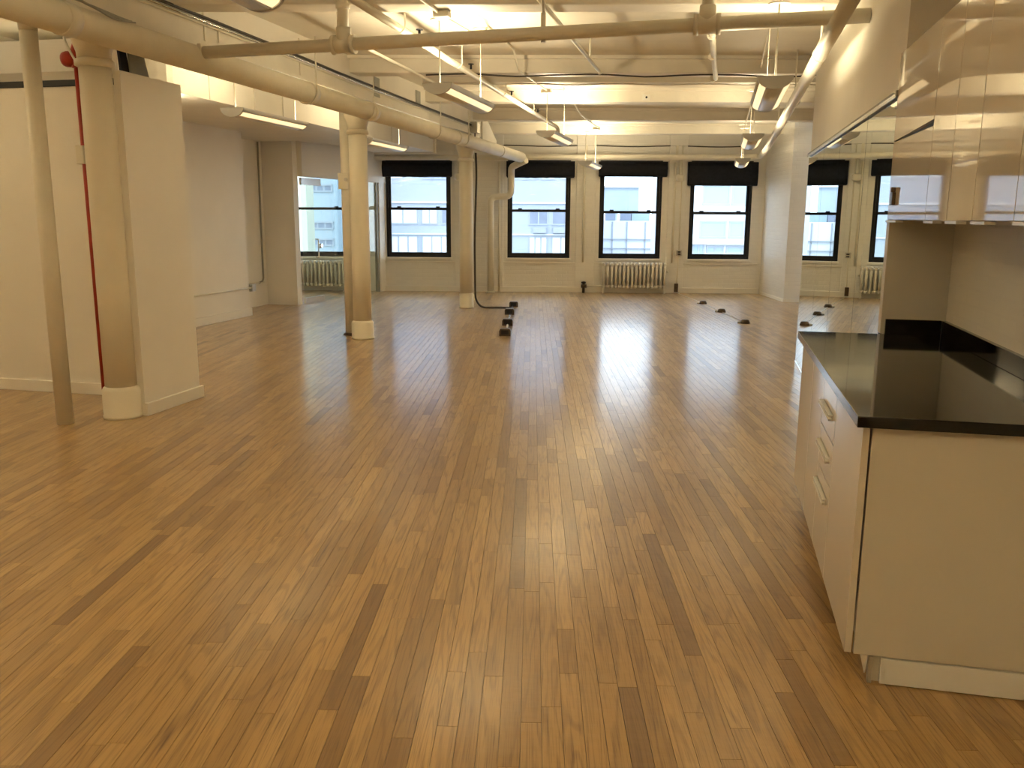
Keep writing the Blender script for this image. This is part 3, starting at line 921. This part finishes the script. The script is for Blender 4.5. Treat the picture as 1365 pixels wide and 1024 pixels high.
# ------------------------------------------------------------------ glass office front
def af(b):                                   # plan line of the office front
    return -7.0 + (b - 13.93) * .094
def fslab(d0, d1, b0, b1, z0, z1, mb=None):
    P = [(af(b) + d, b, z) for z in (z0, z1) for d, b in ((d0, b0), (d1, b0), (d1, b1), (d0, b1))]
    return (mb or MB()).add(P, [(0, 3, 2, 1), (4, 5, 6, 7), (0, 1, 5, 4), (1, 2, 6, 5), (2, 3, 7, 6), (3, 0, 4, 7)])
struct('wall_office_header', fslab(-.06, .06, 13.92, 17.30, 2.19, Z_DECK), MT['wall'], True)
gp = Thing('glass_partition', (af(15.5), 15.5, 0), True, 'fixed clear glass panels of the office front by the windows', 'partition')
gp.part('pane', fslab(-.006, .006, 14.60, 16.68, .012, 2.185), MT['door_glass'])
gp.part('wall_channel', fslab(-.03, .03, 16.68, 16.75, 0, 2.19), MT['grey_plate'])
gp.part('wall_stop', fslab(-.05, .05, 16.75, 17.2, 0, 2.19), MT['wall'])
gp.part('floor_channel', fslab(-.015, .015, 14.6, 16.68, 0, .012), MT['chrome'])
gd = Thing('door_1', (af(14.2), 14.2, 0), True, kind='structure')
gd.part('pane', fslab(-.006, .006, 13.95, 14.585, .11, 2.05), MT['door_glass'])
gd.part('bottom_rail', fslab(-.02, .02, 13.95, 14.585, .008, .11), MT['chrome'])
gd.part('top_rail', fslab(-.02, .02, 13.95, 14.585, 2.05, 2.17), MT['chrome'])
a_ = af(14.4)
gd.part('handle', MB().tube([(a_ + .006, 14.36, 1.12), (a_ + .06, 14.36, 1.12), (a_ + .06, 14.36, .80), (a_ + .006, 14.36, .80)], .011, 10, bend=.02), MT['chrome'])
gd.part('lock', MB().tube([(a_ - .02, 14.545, 1.0), (a_ + .04, 14.545, 1.0)], .045, 18), MT['chrome'])

# ------------------------------------------------------------------ radiators
def radiator(x0, n, label, pipe=True):
    z0, z1, pit = .10, .625, .083
    yc = YW - .15
    t = Thing('radiator', (x0 + n * pit / 2, yc, 0), False, label, 'radiator')
    for k in range(n):
        x = x0 + (k + .5) * pit
        m = MB()
        for dy in (-.062, 0.0, .062):
            m.tube([(x, yc + dy, z0 + .02), (x, yc + dy, z1 - .02)], .026, 10)
        m.box(x - .030, x + .030, yc - .092, yc + .092, z1 - .085, z1, .024)
        m.box(x - .030, x + .030, yc - .092, yc + .092, z0, z0 + .07, .024)
        m.tube([(x - pit / 2, yc, z1 - .05), (x + pit / 2, yc, z1 - .05)], .022, 8, False).tube([(x - pit / 2, yc, z0 + .04), (x + pit / 2, yc, z0 + .04)], .022, 8, False)
        t.part('section', m, MT['radiator'])
    for k in (0, n - 1):
        x = x0 + (k + .5) * pit
        t.part('leg', MB().box(x - .02, x + .02, yc - .085, yc - .05, 0, z0 + .02, .006).box(x - .02, x + .02, yc + .05, yc + .085, 0, z0 + .02, .006), MT['radiator'])
    if pipe:
        t.part('supply_pipe', MB().tube([(x0 + .01, yc, z0 + .04), (x0 - .36, yc, z0 + .04)], .022, 12), MT['radiator'])
        v = t.part('valve', MB().tube([(x0 - .36, yc, 0), (x0 - .36, yc, .20)], .028, 12).tube([(x0 - .41, yc, z0 + .04), (x0 - .30, yc, z0 + .04)], .036, 12), MT['bronze'])
        t.part('valve_knob', MB().lathe(x0 - .36, yc, [(.02, .19), (.05, .20), (.05, .225), (.02, .235)], 14), MT['black'], v)
        t.part('vent', MB().tube([(x0 + n * pit, yc, z1 - .18), (x0 + n * pit + .04, yc, z1 - .18)], .018, 10), MT['steel'])
radiator(1.40, 16, 'cream cast iron radiator with a valve pipe under the open-view window')
radiator(-5.35, 18, 'pale cast iron radiator inside the glass office', False)

# ------------------------------------------------------------------ electrical bits
t = Thing('wall_outlet', (2.98, YW - .08, .80), False, 'grey double outlet box on a conduit between the two right-hand windows', 'outlet')
t.part('box', MB().box(2.92, 3.03, YW - .12, YW - .05, .77, .88, .005), MT['steel'])
for z in (.80, .845):
    t.part('socket', MB().box(2.945, 3.005, YW - .126, YW - .118, z - .014, z + .014, .004), MT['black'])
t.part('riser', MB().tube([(2.975, YW - .07, .88), (2.975, YW - .07, 2.95)], .011, 8).tube([(2.975, YW - .07, .77), (2.955, YW - .07, .10)], .011, 8), MT['pipe'])
t.part('lower_box', MB().box(2.91, 2.985, YW - .11, YW - .05, .03, .20, .005), MT['bronze'])
def feed(a, b, r=.008):
    return MB().tube([a, b], r, 8)
# raceway with four boxes by the third column
rc = Thing('floor_raceway', (-.36, 13, 0), False, 'metal floor raceway with four raised boxes fed from the third column', 'raceway')
BX = [(-.36, 11.25), (-.36, 12.35), (-.37, 13.75), (-.33, 14.95)]
rc.part('conduit', MB().tube([(-.35, 11.2, .018), (-.36, 13.0, .018), (-.34, 15.0, .018)], .014, 8), MT['chrome'])
for x, y in BX:
    m = MB().prism([(x - .075, 0), (x + .075, 0), (x + .075, .07), (x + .06, .095), (x - .06, .095), (x - .075, .07)], 'y', y - .07, y + .07)
    bx = rc.part('box', m, MT['bronze'])
    rc.part('socket', MB().box(x - .05, x + .05, y - .078, y - .069, .02, .08, .004), MT['black'], bx)
one('floor_cable', MB().tube([(-.955, 14.52, 2.55), (-.94, 14.50, 2.2), (-.975, 14.50, 1.2), (-.965, 14.5, .16), (-.87, 14.56, .02), (-.55, 14.62, .018), (-.36, 14.55, .018)], .017, 10, bend=.2), MT['cable'], (-.96, 14.5, 0), False,
    'dark cable down the slim column and across the floor to the raceway', 'cable')
for (x, y), lab in zip(((3.09, 15.75), (3.13, 14.36), (3.15, 12.82)), ('small dark floor outlet nearest the windows in the right-hand line', 'small dark floor outlet in the middle of the right-hand line of three', 'small dark floor outlet nearest the viewer in the right-hand line')):
    t = Thing('floor_outlet', (x, y, 0), False, lab, 'outlet', 'dark floor outlets in a line by the pilaster')
    t.part('body', MB().lathe(x, y, [(.07, 0), (.07, .012), (.055, .05), (.03, .06)], 20), MT['bronze'])
    t.part('cable_nub', MB().tube([(x - .05, y, .02), (x - .11, y, .01)], .014, 8), MT['steel'])
one('floor_wire', MB().tube([(2.96, 17.92, .012), (3.09, 15.85, .006), (3.13, 14.46, .006), (3.15, 12.92, .006)], .0035, 6), MT['steel'], (3.1, 15, 0), False, 'thin grey wire linking the three dark floor outlets to the wall', 'wire')
# conduits on the left wall
t = Thing('wall_outlet', (-7.0, 12.1, .44), True, 'grey outlet box with conduits at the corner of the left wall recess', 'outlet')
t.part('box', MB().box(-7.05, -6.96, 12.13, 12.24, .37, .48, .005), MT['steel'])
t.part('surface_conduit', MB().tube([(-6.985, 9.8, .43), (-6.985, 12.15, .43)], .013, 8), MT['pipe'])
t.part('rear_conduit', MB().tube([(-7.02, 12.2, .43), (-7.58, 12.25, .43), (-7.58, 13.6, .40)], .011, 8), MT['pipe'])
t.part('vertical_conduit', MB().tube([(-7.585, 13.45, .40), (-7.585, 13.60, .42), (-7.585, 13.62, 2.74)], .016, 8, bend=.1), MT['grey_plate'])
# small ceiling sensor
t = Thing('ceiling_sensor', (1.75, 12.4, 3.06), False, 'small square white sensor with a dark lens on the third ceiling beam', 'sensor')
t.part('plate', MB().box(1.47, 1.57, 12.335, 12.35, 3.10, 3.18, .004), MT['white_plastic'])
t.part('lens', MB().tube([(1.52, 12.335, 3.14), (1.52, 12.325, 3.14)], .014, 12), MT['black'])
# surveillance style knobs by the windows: escutcheons on the piers
for x, lab in ((-1.52, 'round white cap fitting on the pier right of the first window'), (2.93, 'round white cap fitting high on the pier left of the long blind')):
    t = Thing('pipe_fitting', (x, YW - .05, 2.3), False, lab, 'fitting', 'round white fittings on the window piers')
    t.part('cup', MB().lathe(x, YW - .12, [(.05, 2.25), (.085, 2.27), (.085, 2.36), (.05, 2.38)], 20), MT['pipe'])
    t.part('pipe', MB().tube([(x, YW - .12, 2.38), (x, YW - .12, 2.68)], .03, 12).tube([(x, YW - .12, 2.3), (x, YW - .04, 2.3)], .03, 10), MT['pipe'])
for x, lab in ((-.70, 'narrow cream vertical pipe beside the drop of the thick pipe'), (1.02, 'narrow cream vertical pipe on the pier left of the radiator'), (2.84, 'narrow cream vertical pipe right of the radiator window')):
    one('wall_pipe', MB().tube([(x, YW - .08, .02 if x < 0 else .62), (x, YW - .08, 2.62)], .022, 10), MT['pipe'], (x, YW - .08, .62), False, lab, 'pipe', 'narrow pipes between the windows')

# ------------------------------------------------------------------ right side: mirrors
mp = Thing('mirror_panels', (.9, 7.4, 0), True, 'row of frameless tinted mirror panels under the bulkhead', 'mirror')
seams = [5.04, 6.0, 7.25, 8.33, 9.68]
for b0, b1 in zip(seams[:-1], seams[1:]):
    mp.part('panel', MB().box(.888, .905, b0 + .004, b1 - .004, .02, 2.165), MT['mirror'])
for b in seams[1:-1]:
    mp.part('joint', MB().box(.900, .915, b - .012, b + .012, .02, 2.165), MT['black'])
tr = mp.part('top_rail', MB().box(.872, .930, 5.04, 9.69, 2.16, 2.19, .003), MT['grey_plate'])
mp.part('rail_lip', MB().box(.868, .874, 5.04, 9.69, 2.152, 2.172), MT['chrome'], tr)
mp.part('bottom_rail', MB().box(.882, .930, 5.04, 9.69, 0, .022), MT['chrome'])

# ------------------------------------------------------------------ cabinets
B0, B1 = 2.86, 4.90
bc = Thing('base_cabinet', (.85, 3.9, 0), True, 'glossy white base cabinet with three drawers under the black worktop', 'cabinet')
bc.part('carcass', MB().box(.545, 1.195, B0 + .02, B1, .10, .885), MT['carcass'])
bc.part('end_panel', MB().box(.512, 1.195, B0 - .002, B0 + .018, .10, .885, .0015), MT['carcass'])
bc.part('plinth', MB().box(.575, 1.18, B0 + .02, B1, 0, .10), MT['carcass'])
bc.part('plinth_end', MB().box(.60, 1.195, B0 - .004, B0 + .012, 0.004, .094, .002), MT['white_plastic'])
bc.part('plinth_trim', MB().box(.562, .576, B0 - .004, B0 + .02, 0.002, .098, .002), MT['steel'])
bc.part('torn_edge', MB().prism([(B0 + .0, .098), (B0 + .20, .098), (B0 + .16, .05), (B0 + .03, .02)], 'x', .556, .56), MT['white_plastic'])
def door(th, name, b0, b1, z0, z1, a0, a1, mat):
    return th.part(name, MB().box(a0, a1, b0 + .003, b1 - .003, z0 + .0015, z1 - .0015, .0008), mat)
door(bc, 'door', B0, 3.48, .10, .882, .484, .506, MT['gloss'])
door(bc, 'door', 3.90, 4.33, .10, .882, .484, .506, MT['gloss'])
door(bc, 'door', 4.33, B1 - .03, .10, .882, .484, .506, MT['gloss'])
zs = [.10, .475, .655, .882]
zh = [.40, .575, .75]
for i in range(3):
    d = door(bc, 'drawer', 3.48, 3.90, zs[i], zs[i + 1], .484, .506, MT['gloss'])
    z = zh[i]
    bc.part('handle', MB().box(.466, .484, 3.55, 3.88, z + .004, z + .012, .001).box(.466, .484, 3.55, 3.88, z - .012, z - .004, .001).box(.480, .484, 3.55, 3.88, z - .012, z + .012), MT['white_plastic'], d)
ct = Thing('countertop', (.8, 3.9, .9), True, 'polished black granite worktop with a low upstand on the base cabinet', 'countertop')
ct.part('slab', MB().box(.458, 1.198, 2.815, 4.945, .886, .923, .002), MT['granite'])
ct.part('upstand', MB().box(1.176, 1.198, 2.815, 4.925, .923, 1.005, .002), MT['granite'])
ct.part('end_upstand', MB().box(.90, 1.176, 4.925, 4.945, .923, 1.005, .002), MT['granite'])
uc = Thing('upper_cabinet', (1.0, 3.6, 1.52), True, 'glossy white wall cabinets over the open niche with a tall end panel', 'cabinet')
uc.part('end_panel', MB().box(.88, 1.2, 4.95, 5.028, .924, 1.525, .002), MT['carcass'])
uc.part('carcass', MB().box(.945, 1.198, 1.7, 5.028, 1.522, 2.365), MT['carcass'])
us = [5.03, 4.15, 3.78, 3.42, 2.965, 2.5, 2.1, 1.7]
ub = list(zip(us[:-1], us[1:]))
for i, (b1, b0) in enumerate(ub):
    if i == 0:
        d = door(uc, 'door', b0, b1, 1.525, 1.925, .880, .902, MT['gloss'])
        # the upper flap stands a little open above the lower door
        m = MB().add([(.880, b0 + .002, 1.952), (.902, b0 + .002, 1.952), (.902, b1 - .002, 1.930), (.880, b1 - .002, 1.930),
                      (.880, b0 + .002, 2.368), (.902, b0 + .002, 2.368), (.902, b1 - .002, 2.368), (.880, b1 - .002, 2.368)],
                     [(0, 3, 2, 1), (4, 5, 6, 7), (0, 1, 5, 4), (1, 2, 6, 5), (2, 3, 7, 6), (3, 0, 4, 7)])
        uc.part('door', m, MT['gloss'])
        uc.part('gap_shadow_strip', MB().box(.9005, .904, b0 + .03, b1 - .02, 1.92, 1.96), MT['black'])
    else:
        d = door(uc, 'door', b0, b1, 1.525, 2.368, .880, .902, MT['gloss'])
    uc.part('pull', MB().box(.868, .904, b1 - .20 if i else b1 - .30, b1 - .03, 1.512, 1.524, .002), MT['white_plastic'], d)
# latch on the first wall-cabinet door
one('door_latch', MB().box(.862, .8795, 4.84, 4.90, 1.60, 1.665, .004).box(.858, .8795, 4.855, 4.885, 1.665, 1.69, .004), MT['bronze'], (.87, 4.87, 1.6), True,
    'small taupe catch stuck on the first glossy wall-cabinet door', 'catch')

# ------------------------------------------------------------------ outside
def building(name, x0, x1, y, z1, mat, label, depth=10, z0=-16):
    t = Thing(name, ((x0 + x1) / 2, y, z0), False, label, 'building')
    t.part('facade', MB().box(x0, x1, y, y + depth, z0, z1), mat)
    return t
def bwin(t, x0, x1, z0, z1, y, panes=2, glass='ext_dark', deep=.25, frame='ext_frame'):
    m = MB()
    f = .12
    m.box(x0, x1, y - .08, y + .05, z0, z0 + f).box(x0, x1, y - .08, y + .05, z1 - f, z1)
    for k in range(panes + 1):
        x = x0 + (x1 - x0 - f) * k / panes
        m.box(x, x + f, y - .06, y + .05, z0, z1)
    fr = t.part('window', m, MT[frame])
    for k in range(panes):
        xa = x0 + (x1 - x0 - f) * k / panes + f
        xb = x0 + (x1 - x0 - f) * (k + 1) / panes
        t.part('pane', MB().box(xa, xb, y - .03, y + .02, z0 + f, z1 - f), MT[glass], fr)
YB = 76.0
kx = lambda u, Y=YB: ((u - 682.5) / F_PX - math.tan(YAW)) * Y       # bearing of a far feature
kz = lambda v, Y=YB: H_CAM + (292.5 - v) / F_PX * Y * 1.0
bA = building('brick_building', kx(415), kx(792), YB, 22, MT['ext_pale'], 'long pale brick building across the street behind the first two windows', 14)
for (u0, u1) in ((500, 540), (564, 612), (640, 690), (692, 716), (718, 738), (742, 770)):
    bwin(bA, kx(u0), kx(u1), kz(245), kz(226), YB, 2, 'ext_blind' if u0 in (718, 742, 500) else 'ext_dark')
for (u0, u1, g) in ((518, 558, 'ext_blind'), (562, 584, 'ext_blind'), (588, 606, 'ext_dark'), (703, 729, 'ext_dark'), (733, 770, 'ext_dark')):
    bwin(bA, kx(u0), kx(u1), kz(303), kz(282), YB, 2, g)
for (u0, u1, g) in ((518, 558, 'ext_blind'), (562, 602, 'ext_blind'), (703, 728, 'ext_blind'), (733, 770, 'ext_blind')):
    bwin(bA, kx(u0), kx(u1), kz(346), kz(317), YB, 3, g)
for (u0, u1) in ((709, 726), (735, 752)):
    bA.part('air_conditioner', MB().box(kx(u0), kx(u1), YB - .5, YB + .02, kz(313), kz(306)), MT['ext_frame'])
bA.part('string_course', MB().box(kx(415), kx(792), YB - .15, YB + .02, kz(275.5), kz(273.5)), MT['ext_white'])
bA.part('string_course', MB().box(kx(415), kx(792), YB - .15, YB + .02, kz(316), kz(314.5)), MT['ext_white'])
YC = 110.0
bB = building('grey_building', kx(792, YC), kx(846, YC), YC, kz(253, YC), MT['ext_grey'], 'flat-topped grey building behind the white terrace building', 20)
bB.part('parapet', MB().box(kx(792, YC), kx(846.5, YC), YC - .3, YC + .3, kz(254.5, YC), kz(252.5, YC)), MT['ext_white'])
YD = 88.0
bC = building('terrace_building', kx(794, YD), kx(886, YD), YD, kz(297, YD), MT['ext_white'], 'low white terraced building seen through the window over the radiator', 14)
for v in (320, 332, 341):
    bC.part('floor_band', MB().box(kx(794, YD), kx(886, YD), YD - .25, YD + .02, kz(v + .8, YD), kz(v, YD)), MT['ext_frame'])
for u in (812, 831, 855):
    bC.part('joint', MB().box(kx(u, YD), kx(u, YD) + .12, YD - .1, YD + .02, kz(346, YD), kz(298, YD)), MT['ext_frame'])
for u0, u1, m_ in ((806, 820, 'ext_dark'), (826, 841, 'ext_dark'), (842, 866, 'ext_glass')):
    bC.part('rooftop_unit', MB().box(kx(u0, YD), kx(u1, YD), YD + 3, YD + 6, kz(297.5, YD), kz(287, YD)), MT[m_])
YE = 62.0
bD = building('glass_building', kx(893, YE), kx(1020, YE), YE, 16, MT['ext_white'], 'pale glass building with broad window bands behind the longest blind', 12)
for (u0, u1, v0, v1, n) in ((928, 964, 276, 250, 1), (966, 988, 276, 248, 1), (990, 1012, 276, 248, 1), (926, 961, 318, 296, 1), (964, 984, 318, 296, 1), (986, 1010, 318, 296, 1), (936, 959, 338, 328, 2), (962, 984, 338, 328, 1), (918, 934, 344, 320, 2)):
    bwin(bD, kx(u0, YE), kx(u1, YE), kz(v0, YE), kz(v1, YE), YE, n, 'ext_glass')
bD.part('floor_band', MB().box(kx(893, YE), kx(1020, YE), YE - .5, YE + .02, kz(284, YE), kz(278, YE)), MT['ext_white'])
bD.part('floor_band', MB().box(kx(893, YE), kx(1020, YE), YE - .5, YE + .02, kz(326, YE), kz(319, YE)), MT['ext_white'])
YG = 58.0
bE = building('cream_building', kx(330, YG), kx(411, YG), YG, 20, MT['ext_yellow'], 'pale yellow building seen through the office glass', 2.0)
for v in (250, 290, 330):
    bwin(bE, kx(352, YG), kx(378, YG), kz(v + 14, YG), kz(v, YG), YG, 2, 'ext_blind')
bF = building('narrow_building', kx(405, 69), kx(452, 69), 69, 12, MT['ext_grey'], 'grey-blue building beside the pale yellow one behind the office glass', 6)
for v in (252, 300, 322):
    bwin(bF, kx(414, 69), kx(446, 69), kz(v + 10, 69), kz(v, 69), 69, 3, 'ext_dark')
Thing('street', (0, 60, -16), False, 'grey street far below between the buildings', 'street', None, 'structure', MB().box(-120, 120, 19, 200, -16.4, -16), MT['street'])
